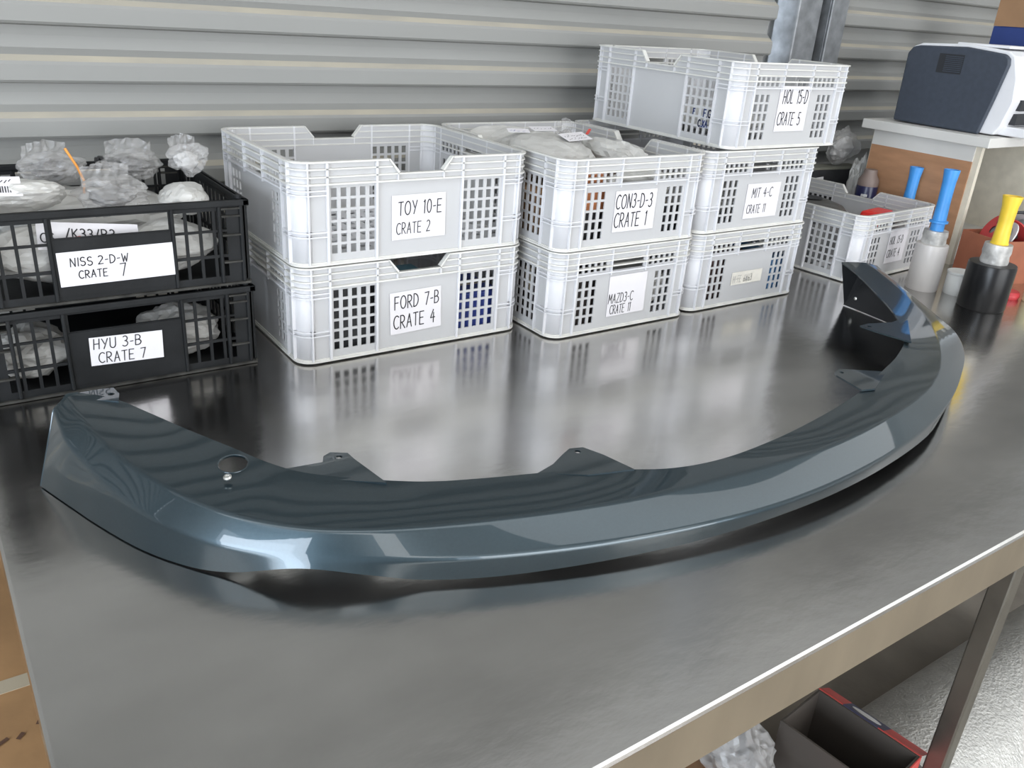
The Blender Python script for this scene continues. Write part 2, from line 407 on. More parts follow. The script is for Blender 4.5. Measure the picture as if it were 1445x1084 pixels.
def wall_mesh(name, half, perf_cols, perf_rows, notch=None, slots=None, handle=None, H=CH):
    hs = []
    for c0, c1 in perf_cols:
        for r0, r1 in perf_rows: hs.append((c0, c1, r0, r1))
    if slots: hs += [(c0, c1, slots[1], slots[2]) for c0, c1 in slots[0]]
    if handle: hs.append(handle)
    us = [-half, half]; zs = [0, H]
    for a, b, c, d in hs: us += [a, b]; zs += [c, d]
    if notch: us += [-notch[0], -notch[1], notch[1], notch[0]]; zs.append(H-notch[2])
    us = cuts(*us); zs = cuts(*zs)
    def hole(u, z):
        if notch and abs(u) < notch[0] and z > H-notch[2]: return True
        return any(a < u < b and c < z < d for a, b, c, d in hs)
    def extra(bm, vv, us, zs):
        if not notch: return
        j0 = zs.index(round(H-notch[2], 5)); j1 = len(zs)-1
        for s in (-1, 1):
            col = [i for i, u in enumerate(us) if notch[1]-1e-6 <= s*u <= notch[0]+1e-6]
            i_out = us.index(round(s*notch[0], 5))
            pts = [vv[i, j0] if (i, j0) in vv else None for i in sorted(col, key=lambda i: s*us[i])]
            top = [vv[i_out, j] for j in range(j1, j0, -1) if (i_out, j) in vv]
            pts = [p for p in pts if p]
            try: bm.faces.new(pts+top[::-1] if s > 0 else (pts+top[::-1])[::-1])
            except ValueError: pass
    bm = grid_wall(us, zs, hole, extra)
    me = bpy.data.meshes.new(name); bm.to_mesh(me); bm.free(); return me
rows6 = [(.020+k*.0205, .020+k*.0205+.0158) for k in range(6)]
long_cols = holes_cols(-.178, 5, .0185, .0112) + holes_cols(.178-4*.0185-.0112, 5, .0185, .0112)
NOTCH = (.068, .048, .026)
me_long = wall_mesh('crate_long_wall', CL/2-CR, long_cols, rows6, notch=NOTCH)
short_cols = holes_cols(-.134, 3, .0185, .0112) + holes_cols(.134-2*.0185-.0112, 3, .0185, .0112)
rows5 = [(.020+k*.0205, .020+k*.0205+.0158) for k in range(5)]
short_slots = holes_cols(-.138, 5, .0165, .0105) + holes_cols(.138-4*.0165-.0105, 5, .0165, .0105)
me_short = wall_mesh('crate_short_wall', CS/2-CR, short_cols, rows5, slots=(short_slots, .136, .155), handle=(-.046, .046, .134, .158))
def corner_mesh():
    bm = new(); n = 6
    pts = [(CR*math.cos(PI+PI/2*i/n), CR*math.sin(PI+PI/2*i/n)) for i in range(n+1)]
    V = [[bm.verts.new((x, y, z)) for x, y in pts] for z in (0, CH)]
    for i in range(n): bm.faces.new((V[0][i], V[0][i+1], V[1][i+1], V[1][i]))
    me = bpy.data.meshes.new('crate_corner'); bm.to_mesh(me); bm.free()
    for p in me.polygons: p.use_smooth = True
    return me
me_corner = corner_mesh()
def perim(off, n=6):
    """rounded outline, one list of (point, tag) with tag the side: 0 front(-y) 1 right 2 back 3 left"""
    hx, hy = CL/2+off, CS/2+off; r = CR+off; out = []
    for k, (cx, cy, a0) in enumerate(((hx-r, -hy+r, -90), (hx-r, hy-r, 0), (-hx+r, hy-r, 90), (-hx+r, -hy+r, 180))):
        for i in range(n+1):
            a = math.radians(a0+90*i/n); out.append(Vector((cx+r*math.cos(a), cy+r*math.sin(a), 0)))
    return out
def ring(bm, z0, z1, o0, o1, skip=None, sel=None):
    A = perim(o0); B = perim(o1); n = len(A)
    for i in range(n):
        j = (i+1) % n
        if sel and not sel(i): continue
        a0, a1, b0, b1 = A[i], A[j], B[i], B[j]
        segs = [(0, 1)]
        if skip and abs(a0.y-a1.y) < 1e-6 and abs(a0.x-a1.x) > .2:     # a long side
            t0 = (skip-a0.x)/(a1.x-a0.x); t1 = (-skip-a0.x)/(a1.x-a0.x)
            t0, t1 = min(t0, t1), max(t0, t1); segs = [(0, t0), (t1, 1)]
        for s, e in segs:
            P = [a0.lerp(a1, s), a0.lerp(a1, e), b0.lerp(b1, e), b0.lerp(b1, s)]
            lo = [bm.verts.new((p.x, p.y, z0)) for p in P]; hi = [bm.verts.new((p.x, p.y, z1)) for p in P]
            for f in ((lo[0], lo[1], lo[2], lo[3]), (hi[3], hi[2], hi[1], hi[0])): bm.faces.new(f)
            for q in range(4): bm.faces.new((lo[q], hi[q], hi[(q+1) % 4], lo[(q+1) % 4]))
E_ = .0095
def rib_meshes():
    bm = new()                                                # the three bands of the rim
    ring(bm, CH-.003, CH, -.001, E_, skip=NOTCH[0])
    ring(bm, CH-.015, CH-.0125, -.001, E_-.001, skip=NOTCH[0]-.008)
    ring(bm, CH-.0285, CH-.026, -.001, E_-.001)
    ring(bm, CH-.041, CH-.038, -.001, E_)
    for s in (-1, 1):                                         # edge of the cut-out
        y0, y1 = (-CS/2-E_, -CS/2+.001) if s < 0 else (CS/2-.001, CS/2+E_)
        for q in (-1, 1):
            v = []
            for y in (y0, y1):
                for x, z in ((NOTCH[0], CH), (NOTCH[1], CH-NOTCH[2]), (NOTCH[1]-.003, CH-NOTCH[2]+.0025), (NOTCH[0]-.003, CH)):
                    v.append(bm.verts.new((q*x, y, z)))
            for f in ((0,1,2,3), (7,6,5,4), (0,4,5,1), (1,5,6,2), (2,6,7,3), (3,7,4,0)): bm.faces.new([v[i] for i in f])
    m1 = bpy.data.meshes.new('crate_rim'); bmesh.ops.recalc_face_normals(bm, faces=bm.faces); bm.to_mesh(bm and m1); bm.free()
    bm = new()                                                # base flange
    ring(bm, 0, .004, -.001, E_-.002); ring(bm, .004, .0065, -.001, E_-.004)
    m2 = bpy.data.meshes.new('crate_base'); bmesh.ops.recalc_face_normals(bm, faces=bm.faces); bm.to_mesh(m2); bm.free()
    bm = new()                                                # uprights and corner bars
    for s in (-1, 1):
        def up(u, z0, z1, w=.0025, d=E_-.001):
            y0, y1 = (-CS/2-d, -CS/2+.001) if s < 0 else (CS/2-.001, CS/2+d)
            box(bm, u-w/2, u+w/2, y0, y1, z0, z1)
        for q in (-1, 1):
            for u, z1 in ((.222, CH), (.186, CH), (.0905, CH), (.048, CH-NOTCH[2])): up(q*u, .004 if u > .08 else CH-.04, z1, w=.0042 if .08 < u < .2 else .0025)
        def ups(u, z0, z1, w=.0025, d=E_-.001):
            x0, x1 = (-CL/2-d, -CL/2+.001) if s < 0 else (CL/2-.001, CL/2+d)
            box(bm, x0, x1, u-w/2, u+w/2, z0, z1)
        for q in (-1, 1):
            for u, z0, z1 in ((.173, .004, CH), (.144, .004, CH), (.050, CH-.06, CH)): ups(q*u, z0, z1, w=.004 if u == .144 else .0025)
        x0, x1 = (-CL/2-E_, -CL/2+.001) if s < 0 else (CL/2-.001, CL/2+E_)
        box(bm, x0, x1, -.144, .144, .1305, .1335)
    for i0 in (0, 7, 14, 21):
        for z in (.134, .126, .060, .052):
            ring(bm, z, z+.0025, -.001, E_-.0015, sel=lambda i: i0 <= i < i0+6)
    # the corner bars carry on a little way along the long sides
    for s in (-1, 1):
        for q in (-1, 1):
            for z in (.134, .126, .060, .052):
                y0, y1 = (-CS/2-E_+.0015, -CS/2+.001) if s < 0 else (CS/2-.001, CS/2+E_-.0015)
                a, b = sorted((q*.186, q*.225)); box(bm, a, b, y0, y1, z, z+.0025)
                x0, x1 = (-CL/2-E_+.0015, -CL/2+.001) if s < 0 else (CL/2-.001, CL/2+E_-.0015)
                a, b = sorted((q*.144, q*.176)); box(bm, x0, x1, a, b, z, z+.0025)
    m3 = bpy.data.meshes.new('crate_ribs'); bmesh.ops.recalc_face_normals(bm, faces=bm.faces); bm.to_mesh(m3); bm.free()
    return m1, m2, m3
me_rim, me_base, me_ribs = rib_meshes()
def floor_mesh():
    bm = new(); n = 11
    us = cuts(*[-CL/2+.004+(CL-.008)*i/ (2*n) for i in range(2*n+1)]); ws = cuts(*[-CS/2+.004+(CS-.008)*i/18 for i in range(19)])
    vv = {}
    for i in range(len(us)-1):
        for j in range(len(ws)-1):
            if i % 2 and j % 2: continue
            c = [(i,j),(i+1,j),(i+1,j+1),(i,j+1)]
            bm.faces.new([vv.setdefault(k, None) or vv.__setitem__(k, bm.verts.new((us[k[0]], ws[k[1]], .003))) or vv[k] for k in c])
    me = bpy.data.meshes.new('crate_floor'); bm.to_mesh(me); bm.free(); return me
me_floor = floor_mesh()
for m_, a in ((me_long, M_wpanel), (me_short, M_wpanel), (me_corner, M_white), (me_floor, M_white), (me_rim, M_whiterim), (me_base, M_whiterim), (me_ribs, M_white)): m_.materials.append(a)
def white_crate(label, x0, y0, z, rot90, yaw=0, group=None):
    """x0, y0 = front left corner of the outline; rot90 turns a short end to the front"""
    w, d = (CS+.015, CL+.015) if rot90 else (CL+.015, CS+.015)
    c = Matrix.Rotation(yaw, 3, 'Z') @ Vector((w/2, d/2, 0))
    t = thing('plastic_crate', label, 'crate', (x0+c.x, y0+c.y, T+z), yaw+(PI/2 if rot90 else 0), group)
    for s in (0, PI):
        obj('side_wall', me_long, None, t, Matrix.Rotation(s, 3, 'Z') @ Vector((0, -CS/2, 0)), (0, 0, s), solid=.003, soff=1)
        obj('end_wall', me_short, None, t, Matrix.Rotation(s, 3, 'Z') @ Vector((-CL/2, 0, 0)), (0, 0, s-PI/2), solid=.003, soff=1)
    for k, (sx, sy) in enumerate(((-1, -1), (1, -1), (1, 1), (-1, 1))):
        obj('corner', me_corner, None, t, (sx*(CL/2-CR), sy*(CS/2-CR), 0), (0, 0, k*PI/2), solid=.003, soff=1)
    obj('rim', me_rim, None, t); obj('base_flange', me_base, None, t); obj('ribs', me_ribs, None, t, kind='stuff')
    obj('crate_floor', me_floor, None, t, solid=.003, soff=1)
    for sx in (-1, 1):
        for sy in (-1, 1):
            bm = new(); box(bm, -.03, .03, -.03, .03, -.0025, 0); obj('foot', bm, M_whiterim, t, (sx*(CL/2-.06), sy*(CS/2-.06), 0))
    return t
def crate_label(t, rot90, w, h, lines, u, zc, tilt=0, **k):
    if rot90: return paper_label(t, w, h, lines, (-CL/2-.0042, -u, zc), -PI/2, tilt, **k)
    return paper_label(t, w, h, lines, (u, -CS/2-.0042, zc), 0, tilt, **k)
DZ = .1882; Z0 = .0032
P = [
 ('white plastic crate whose paper reads 7-B CRATE 4, lower of its stack', .534, 1.400, 0, False, 0),
 ('white plastic crate whose paper reads 10-E CRATE 2, open and empty on top', .532, 1.398, 1, False, 0),
 ('white plastic crate whose paper reads 3-C CRATE 11, lower of its stack', 1.050, 1.311, 0, True, 0),
 ('white plastic crate whose paper reads 3-D-3 CRATE 1, filled with bags', 1.047, 1.309, 1, True, 0),
 ('white plastic crate with a small faded label, under the 4-C crate', 1.462, 1.320, 0, True, 0),
 ('white plastic crate whose paper reads 4-C CRATE 11, middle of three', 1.458, 1.320, 1, True, 0),
 ('white plastic crate whose paper reads 15-D CRATE 5, topmost of three', 1.514, 1.320, 2, True, 0),
 ('white plastic crate whose paper reads 15-D CRATE 4, standing singly by the bottles', 2.085, 1.305, 0, True, math.radians(4)),
]
CR_ = [white_crate(l, x, y, Z0+DZ*k, r, yw, 'white crates on the bench') for l, x, y, k, r, yw in P]
crate_label(CR_[0], 0, .114, .086, [('FORD 7-B',-.047,.008,.026,.66),('CRATE 4',-.050,-.032,.027,.66)], -.005, .076, -.03)
crate_label(CR_[1], 0, .115, .084, [('TOY 10-E',-.044,.005,.025,.68),('CRATE 2',-.048,-.031,.021,.66)], -.002, .0765, -.01)
crate_label(CR_[2], 1, .110, .092, [('MAZD3-C',-.053,-.016,.021,.66),('CRATE 11',-.046,-.041,.020,.56)], .006, .075, -.01)
crate_label(CR_[3], 1, .116, .086, [('CON3-D-3',-.055,.006,.029,.62),('CRATE 1',-.055,-.034,.030,.62)], -.001, .074, 0)
crate_label(CR_[4], 1, .110, .032, [('HI-FE 6W63',-.05,-.010,.017,.6)], 0, .064, .0, ink=mat('faded_ink', (.45,.44,.42), .8), paper=mat('yellowed_paper', (.70,.67,.60), .8, var=.1, vscale=30), label='small yellowed label with faded writing')
crate_label(CR_[5], 1, .118, .082, [('MIT 4-C',-.040,.008,.022,.72),('CRATE 11',-.050,-.029,.020,.62)], .008, .066, 0)
crate_label(CR_[6], 1, .107, .100, [('HOL 15-D',-.040,.012,.029,.55),('CRATE 5',-.048,-.036,.028,.55)], .000, .087, 0)
crate_label(CR_[7], 1, .100, .095, [('HOL 15-D',-.043,.008,.022,.6),('CRATE 4',-.044,-.03,.022,.6)], .012, .082, 0)
# pen marks showing on the long side of the topmost crate
bm = new()
letters(bm, 'F.G', .158, .060, .016, wd=.003, y=0); letters(bm, 'C.XA', .145, .038, .014, wd=.003, y=0); letters(bm, 'F', .125, .062, .012, wd=.003, y=0)
p_ = obj('pen_writing', bm, mat('blue_pen', (.03,.05,.16), .6), CR_[6], (0, CS/2+.0042, 0), (0, 0, PI), label='dark pen writing on the perforated side')

# ------------------------------------------------------------------ black crates
M_black = mat('black_polypropylene', (.013,.014,.015), .55, var=.3, vscale=15, spec=.2, bump=.03, bscale=150)
M_scuff = mat('black_plastic_dusty', (.045,.044,.040), .75, var=.5, spec=.2, vscale=30)
BW, BD, BH = .425, .390, .150
b_cols = holes_cols(-.195+.012, 4, .0235, .0185) + holes_cols(.195-.012-3*.0235-.0185, 4, .0235, .0185)
b_rows = [(.016,.050), (.055,.095), (.099,.132)]
me_bf = wall_mesh('black_front', BW/2, b_cols, b_rows, handle=(-.086, .088, .106, .136), H=BH)
b_cols2 = holes_cols(-.170, 14, .0245, .0185)
me_bs = wall_mesh('black_side', BD/2, b_cols2, b_rows, H=BH)
def black_trim():
    bm = new()
    for s in (-1, 1):
        y0, y1 = sorted((s*(BD/2-.002), s*(BD/2+.010))); box(bm, -BW/2-.010, BW/2+.010, y0, y1, BH-.011, BH)
        x0, x1 = sorted((s*(BW/2-.002), s*(BW/2+.010))); box(bm, x0, x1, -BD/2-.010, BD/2+.010, BH-.011, BH)
        for q in (-1, 1):
            for u in (.090, .205, .168): 
                a, b = sorted((q*u, q*(u+.006))); box(bm, a, b, *sorted((s*(BD/2-.001), s*(BD/2+.009))), .004, BH-.004)
            for u in (.10, .19):
                a, b = sorted((q*u, q*(u+.005))); box(bm, *sorted((s*(BW/2-.001), s*(BW/2+.009))), a, b, .004, BH-.004)
    return bm
def black_scuffs():
    bm = new()
    for s in (-1, 1):
        y0, y1 = sorted((s*(BD/2-.001), s*(BD/2+.0095)))
        box(bm, -BW/2-.006, BW/2+.006, y0, y1, .0, .004)
        for q in (-1, 1):
            for z in (.040, .088, .121, .134):
                a, b = sorted((q*.174, q*.206)); box(bm, a, b, y0, y1-.001 if s > 0 else y1, z, z+.003)
    x0 = BW/2
    for s in (-1, 1):
        a, b = sorted((s*(x0-.001), s*(x0+.0095))); box(bm, a, b, -BD/2, BD/2, 0, .004)
    return bm
def black_crate(label, x0, y0, z):
    t = thing('black_crate', label, 'crate', (x0+BW/2, y0+BD/2, T+z), 0, 'black crates at the bench end')
    for s in (0, PI):
        obj('front_wall' if s == 0 else 'back_wall', me_bf, None, t, Matrix.Rotation(s, 3, 'Z') @ Vector((0, -BD/2, 0)), (0, 0, s), solid=.004, soff=1)
        obj('side_wall', me_bs, None, t, Matrix.Rotation(s, 3, 'Z') @ Vector((-BW/2, 0, 0)), (0, 0, s-PI/2), solid=.004, soff=1)
    obj('rim', black_trim(), M_black, t, bevel=.002); obj('dusty_ledges', black_scuffs(), M_scuff, t, label='dusty grey rib ledges')
    for sx in (-1, 1):
        for sy in (-1, 1):
            bm = new(); lathe(bm, [(.006, BH), (.006, BH+.006)], 8); obj('stacking_stud', bm, M_black, t, (sx*(BW/2-.004), sy*(BD/2-.004), 0))
    bm = new(); box(bm, -BW/2+.002, BW/2-.002, -BD/2+.002, BD/2-.002, 0, .004); obj('crate_floor', bm, M_black, t)
    return t
for m_ in (me_bf, me_bs): m_.materials.append(M_black)
B1 = black_crate('black plastic crate whose label reads 3-B CRATE 7, lower of its stack', .043, 1.467, .001)
B2 = black_crate('black plastic crate whose label reads 2-D-W CRATE 7, piled with bagged parts', .040, 1.467, .157)
M_bp = M_black
paper_label(B1, .116, .050, [('HYU 3-B',-.052,.004,.018,.9),('CRATE 7',-.046,-.021,.018,.82)], (-.003, -BD/2-.0066, .066), 0, .03)
paper_label(B2, .176, .056, [('NISS 2-D-W',-.070,.004,.0135,1.0),('CRATE',-.060,-.017,.0125,.9),('7',.002,-.020,.021,.8)], (.002, -BD/2-.0066, .057), 0, -.01)
for t in (B1, B2):
    bm = new(); box(bm, -.0895, .0895, -.0055, -.001, .012, .1045); obj('centre_panel', bm, M_bp, t, (0, -BD/2, 0))

# ------------------------------------------------------------------ bags and parts in the crates
M_clear = mat('clear_poly_bag', (.55,.54,.53), .10, var=.10, vscale=12, alpha=.38, bump=.15, bscale=25)
M_milky = mat('milky_poly_bag', (.66,.65,.62), .28, var=.15, vscale=9, alpha=.80, bump=.2, bscale=22)
M_grey_part = mat('grey_moulding', (.20,.20,.20), .5, var=.5, vscale=14)
M_dark_part = mat('dark_moulding', (.03,.031,.034), .4, var=.4, vscale=14)
M_whitep = mat('white_part', (.68,.67,.66), .5, var=.1)
def carton(label, x, y, z, w, d, h, m, rz=0, tape=True, cat='carton', group=None):
    t = thing('carton', label, cat, (x, y, z), rz, group)
    bm = new(); box(bm, -w/2, w/2, -d/2, d/2, 0, h); obj('body', bm, m, t, bevel=.003)
    for s in (-1, 1):
        bm = new(); box(bm, -w/2+.001, w/2-.001, min(s*.001, s*d/2), max(s*.001, s*d/2)-.0, h, h+.0018); obj('flap', bm, m, t)
    if tape:
        bm = new(); box(bm, -w/2-.0008, w/2+.0008, -.014, .014, h+.0018, h+.0024); box(bm, -w/2-.0012, -w/2, -.014, .014, h*.6, h+.0024); box(bm, w/2, w/2+.0012, -.014, .014, h*.6, h+.0024)
        obj('tape', bm, mat('packing_tape', (.55,.48,.36), .3, alpha=.8), t)
    return t
M_brown0 = mat('plain_board', (.36,.22,.12), .8, var=.12, vscale=10)
def crumple(dims, seed, rough=.22, sub=4, flat=.5):
    """a pillow-shaped poly bag full of creases"""
    bm = new(); bmesh.ops.create_icosphere(bm, subdivisions=sub, radius=1)
    off = Vector((seed*3.1, seed*1.7, seed*.9))
    for v in bm.verts:
        p = v.co.copy()
        n1 = noise.noise(p*1.4+off); n2 = abs(noise.noise(p*3.2+off*2)); n3 = abs(noise.noise(p*7+off))
        k = 1+rough*(n1*1.2-n2*1.1-n3*.45)
        q = p*k
        ex = 1.0
        q.z = math.copysign(abs(q.z)**(1+flat*.3), q.z)
        m = max(abs(q.x), abs(q.y), 1e-6); r = math.hypot(q.x, q.y) or 1e-6
        s = 1+(.22*(r/m-1))                                # squarer in plan
        v.co = Vector((q.x*s*dims[0]/2, q.y*s*dims[1]/2, q.z*dims[2]/2))
    for k in range(3):
        lo = min(v.co[k] for v in bm.verts); hi = max(v.co[k] for v in bm.verts)
        for v in bm.verts: v.co[k] = ((v.co[k]-lo)/(hi-lo)-(0 if k == 2 else .5))*dims[k]
    return bm
def seal(bm, w, h, seed):
    """flat welded lip of a bag: a crinkled strip standing up in XZ"""
    n = 12; A = []
    for j in range(4):
        A.append([bm.verts.new((-w/2+w*i/n, (.004+.004*j)*noise.noise(Vector((i*.7, j*.6, seed))), h*j/3*(1-.5*abs(i/n-.5))+.003*noise.noise(Vector((i*.5, j, seed+9))))) for i in range(n+1)])
    for a, b in zip(A, A[1:]):
        for i in range(n): bm.faces.new((a[i], a[i+1], b[i+1], b[i]))
def bag(name, label, loc, dims, seed, m=None, inner=None, rot=(0,0,0), group=None, sealw=None, cat='plastic bag', rough=.22):
    t = thing(name, label, cat, loc, rot[2], group)
    obj('film', crumple(dims, seed, rough), m or M_clear, t, rot=(rot[0], rot[1], 0))
    if inner:
        d = [dims[0]*.62, dims[1]*.62, dims[2]*.6]
        obj('contents', crumple(d, seed+5, .3, 3), inner, t, (0, 0, dims[2]*.14), (rot[0], rot[1], 0), smooth=False)
    if sealw:
        bm = new(); seal(bm, sealw, dims[2]*.5, seed); obj('welded_seam', bm, m or M_clear, t, (0, dims[1]*.2, dims[2]*.75))
    return t
GB = 'bagged parts in the top black crate'
zb = T+.162
b0 = bag('parts_bag', 'flat grey bag with a white barcode sticker at the bench end', (.130, 1.585, zb+.112), (.165,.17,.062), 1, M_milky, M_grey_part, (-.28,0,.05), GB, rough=.10)
b0c = bag('parts_bag', 'long milky bag lying under the clear bags in the black crate', (.25, 1.732, zb+.008), (.37,.20,.118), 2, M_milky, M_whitep, (0,0,0), GB, rough=.12)
bag('parts_bag', 'crinkled clear bag with white tags beside the orange tie', (.280, 1.575, zb+.108), (.12,.12,.068), 3, M_clear, M_grey_part, (0,0,.2), GB, sealw=.08, rough=.30)
bag('parts_bag', 'clear bag holding a dark fitting at the back of the black crate', (.345, 1.74, zb+.130), (.12,.12,.060), 4, M_clear, M_dark_part, (0,0,-.2), GB, sealw=.08, rough=.30)
bag('parts_bag', 'clear crinkled bag in the middle of the black crate heap', (.215, 1.74, zb+.130), (.12,.12,.060), 7, M_clear, M_grey_part, (0,0,.4), GB, sealw=.08, rough=.30)
bag('parts_bag', 'pale rounded bag resting against the black rim', (.388, 1.545, zb+.105), (.085,.12,.058), 5, M_milky, M_whitep, (0,0,-.1), GB, rough=.12)
bag('parts_bag', 'small printed clear bag tucked up against the 10-E crate', (.425, 1.645, zb+.152), (.07,.07,.060), 6, M_clear, M_whitep, (0,.0,.2), GB, sealw=.05, rough=.30)
bag('parts_bag', 'white bag pressed against the slots of the black crate', (.355, 1.545, zb+.008), (.17,.12,.092), 8, M_milky, M_whitep, (0,0,0), GB, rough=.12)
front_low = bag('parts_bag', 'grey bag low in the black crate behind its handle', (.157, 1.545, zb+.008), (.20,.12,.098), 9, M_milky, M_grey_part, (0,0,0), GB, rough=.12)
# stickers on those bags
def sticker(parent, w, h, lines, loc, rot, m=M_paper, ink=M_ink, name='sticker'):
    bm = new(); box(bm, -w/2, w/2, -.0006, 0, -h/2, h/2); p = obj(name, bm, m, parent, loc, rot)
    if lines:
        bm = new()
        for t, x, z, hh, sx in lines:
            if t == '~': scribble(bm, x, z, w*.8, hh, seed=int(sx*100))
            else: letters(bm, t, x, z, hh, sx=sx, y=-.0012, wd=hh*.12)
        obj('lettering', bm, ink, p)
    return p
p = sticker(b0, .075, .034, None, (-.030, -.060, .062), (-.72, .05, -.04))
bm = new(); r_ = random.Random(3); x = -.030
while x < .026:
    w = r_.uniform(.0008, .0022); box(bm, x, x+w, -.0011, -.0008, -.011, .000); x += w+r_.uniform(.0008, .002)
scribble(bm, -.028, .005, .05, .008)
obj('barcode', bm, M_ink, p)
p = sticker(front_low, .15, .05, [('CS', -.07, -.012, .016, .9), ('/K33/R3', -.034, -.004, .017, .9)], (.065, -.055, .085), (-.75, .10, -.05))
bm = new(); box(bm, -.002, .045, -.0014, -.0008, -.002, .006); obj('red_mark', bm, mat('red_mark', (.60,.06,.05), .6), p, (-.055, 0, -.016), (0, -.25, 0))
bm = new(); tube(bm, [(0,0,0),(.004,.01,.02),(-.004,.012,.045),(-.018,.02,.075)], .0022, 6)
obj('cable_tie', bm, mat('orange_plastic', (.75,.30,.05), .5), None, (.248, 1.655, zb+.128), smooth=True, label='orange cable tie poking up among the bags in the black crate', cat='cable tie')
bm = new(); box(bm, -.03, .03, -.012, .012, 0, .016); box(bm, -.036, -.03, -.009, .009, .002, .014)
obj('black_plug', bm, M_dark_part, None, (.33, 1.795, zb+.148), (0, .1, .1), bevel=.003, label='small black plug lying at the back rim of the black crate', cat='plug')

# lower black crate
bag('parts_bag', 'grey wrapped part inside the 3-B crate by its far slots', (.365, 1.56, T+.008), (.15,.14,.09), 11, M_milky, M_grey_part, (0,0,0), 'bagged parts in the lower black crate', rough=.2)
bag('parts_bag', 'dull bagged part inside the 3-B crate at the bench end', (.12, 1.57, T+.008), (.14,.14,.08), 12, M_milky, M_dark_part, (0,0,0), 'bagged parts in the lower black crate', rough=.2)

# CON 3-D-3 crate: bags up to the rim
zc = T+DZ+Z0
GC = 'bagged parts in the 3-D-3 crate'
c0 = bag('parts_bag', 'large grey-clear bag with white stickers heaped over the 3-D-3 crate', (1.175, 1.56, zc+.100), (.21,.26,.098), 21, M_milky, M_grey_part, (0,0,0), GC, rough=.10)
c1 = bag('parts_bag', 'creased milky bag hanging over the front of the 3-D-3 crate', (1.342, 1.50, zc+.100), (.115,.24,.090), 22, M_milky, M_whitep, (0,0,0), GC, rough=.18)
bag('parts_bag', 'pale bag at the back of the 3-D-3 crate by the wall', (1.18, 1.745, zc+.095), (.22,.09,.092), 23, M_milky, M_whitep, (0,0,0), GC, rough=.15)
bag('parts_bag', 'upright clear bag beside the 15-D crate 5', (1.345, 1.68, zc+.100), (.09,.09,.088), 24, M_clear, M_grey_part, (0,0,0), GC, sealw=.05, rough=.35)
carton('flat brown box under the bags of the 3-D-3 crate', 1.25, 1.60, zc+.007, .36, .34, .085, M_brown0, group='boxed parts inside the crates')
M_orange = mat('orange_box', (.62,.24,.10), .6, var=.15)
sticker(c0, .085, .035, [('~', -.036, -.002, .010, .8), ('~', -.036, -.013, .008, .3)], (.050, -.055, .096), (-1.25, .0, .25))
sticker(c0, .06, .03, [('~', -.024, -.006, .012, 1.0)], (.03, .04, .0995), (-1.40, 0, -.1))
sticker(c0, .05, .022, [('~', -.02, -.008, .014, .5)], (-.045, .03, .0985), (-1.35, 0, -.35), ink=mat('blue_ink', (.02,.04,.25), .6))
bm = new(); box(bm, -.017, .017, -.003, .003, 0, .0025)
obj('red_tag', bm, mat('red_tag', (.70,.08,.06), .5), c1, (-.01, .09, .091), (0, -.2, .7))
M_blue = mat('blue_print', (.03,.06,.30), .45, var=.15)
M_teal = mat('teal_print', (.06,.17,.22), .5, var=.3)
M_lblue = mat('light_blue_print', (.10,.28,.55), .5, var=.25)
M_brown = mat('carton_board', (.33,.19,.10), .8, var=.12, vscale=10)
zl = T+Z0+.0065
GI = 'boxed parts inside the crates'
carton('orange box against the upper slots of the 3-D-3 crate', 1.135, 1.37, zc+.070, .10, .06, .075, M_orange, group=GI)
carton('black box low in the 3-D-3 crate', 1.25, 1.375, zc+.007, .32, .07, .058, M_dark_part, group=GI)
bag('parts_bag', 'milky bag against the handle of the 3-D-3 crate', (1.30, 1.365, zc+.072), (.19,.06,.075), 25, M_milky, M_whitep, (0,0,0), GC, rough=.15)
carton('dark box against the left slots of the 7-B crate', .635, 1.49, zl, .13, .12, .125, M_dark_part, group=GI)
carton('teal printed box inside the 7-B crate', .80, 1.52, zl, .14, .15, .10, M_teal, group=GI)
carton('royal blue printed box inside the 7-B crate', .93, 1.48, zl, .11, .12, .082, M_blue, group=GI)
carton('dark box inside the 3-C crate', 1.13, 1.42, zl, .13, .15, .118, mat('brown_black', (.05,.04,.035), .6, var=.4), group=GI)
carton('light blue box inside the 3-C crate by its side slots', 1.11, 1.60, zl, .09, .18, .075, M_lblue, group=GI)
bag('parts_bag', 'milky bag inside the 3-C crate', (1.33, 1.42, zl), (.20,.18,.125), 26, M_milky, M_whitep, (0,0,0), GI, rough=.15)
carton('blue box inside the crate under 4-C', 1.78, 1.42, zl, .13, .14, .085, M_lblue, group=GI)
carton('dark red box inside the crate under 4-C', 1.58, 1.42, zl, .17, .14, .12, mat('maroon_grey', (.10,.06,.055), .6, var=.5, vscale=20), group=GI)
bag('parts_bag', 'milky bag filling the 4-C crate', (1.66, 1.50, zc+.007), (.33,.30,.10), 27, M_milky, M_whitep, (0,0,0), GI, rough=.15)
bag('parts_bag', 'milky bag lying on the floor of the 15-D crate 5', (1.68, 1.55, zc+DZ+.008), (.30,.32,.055), 28, M_milky, M_whitep, (0,0,0), GI, rough=.15)

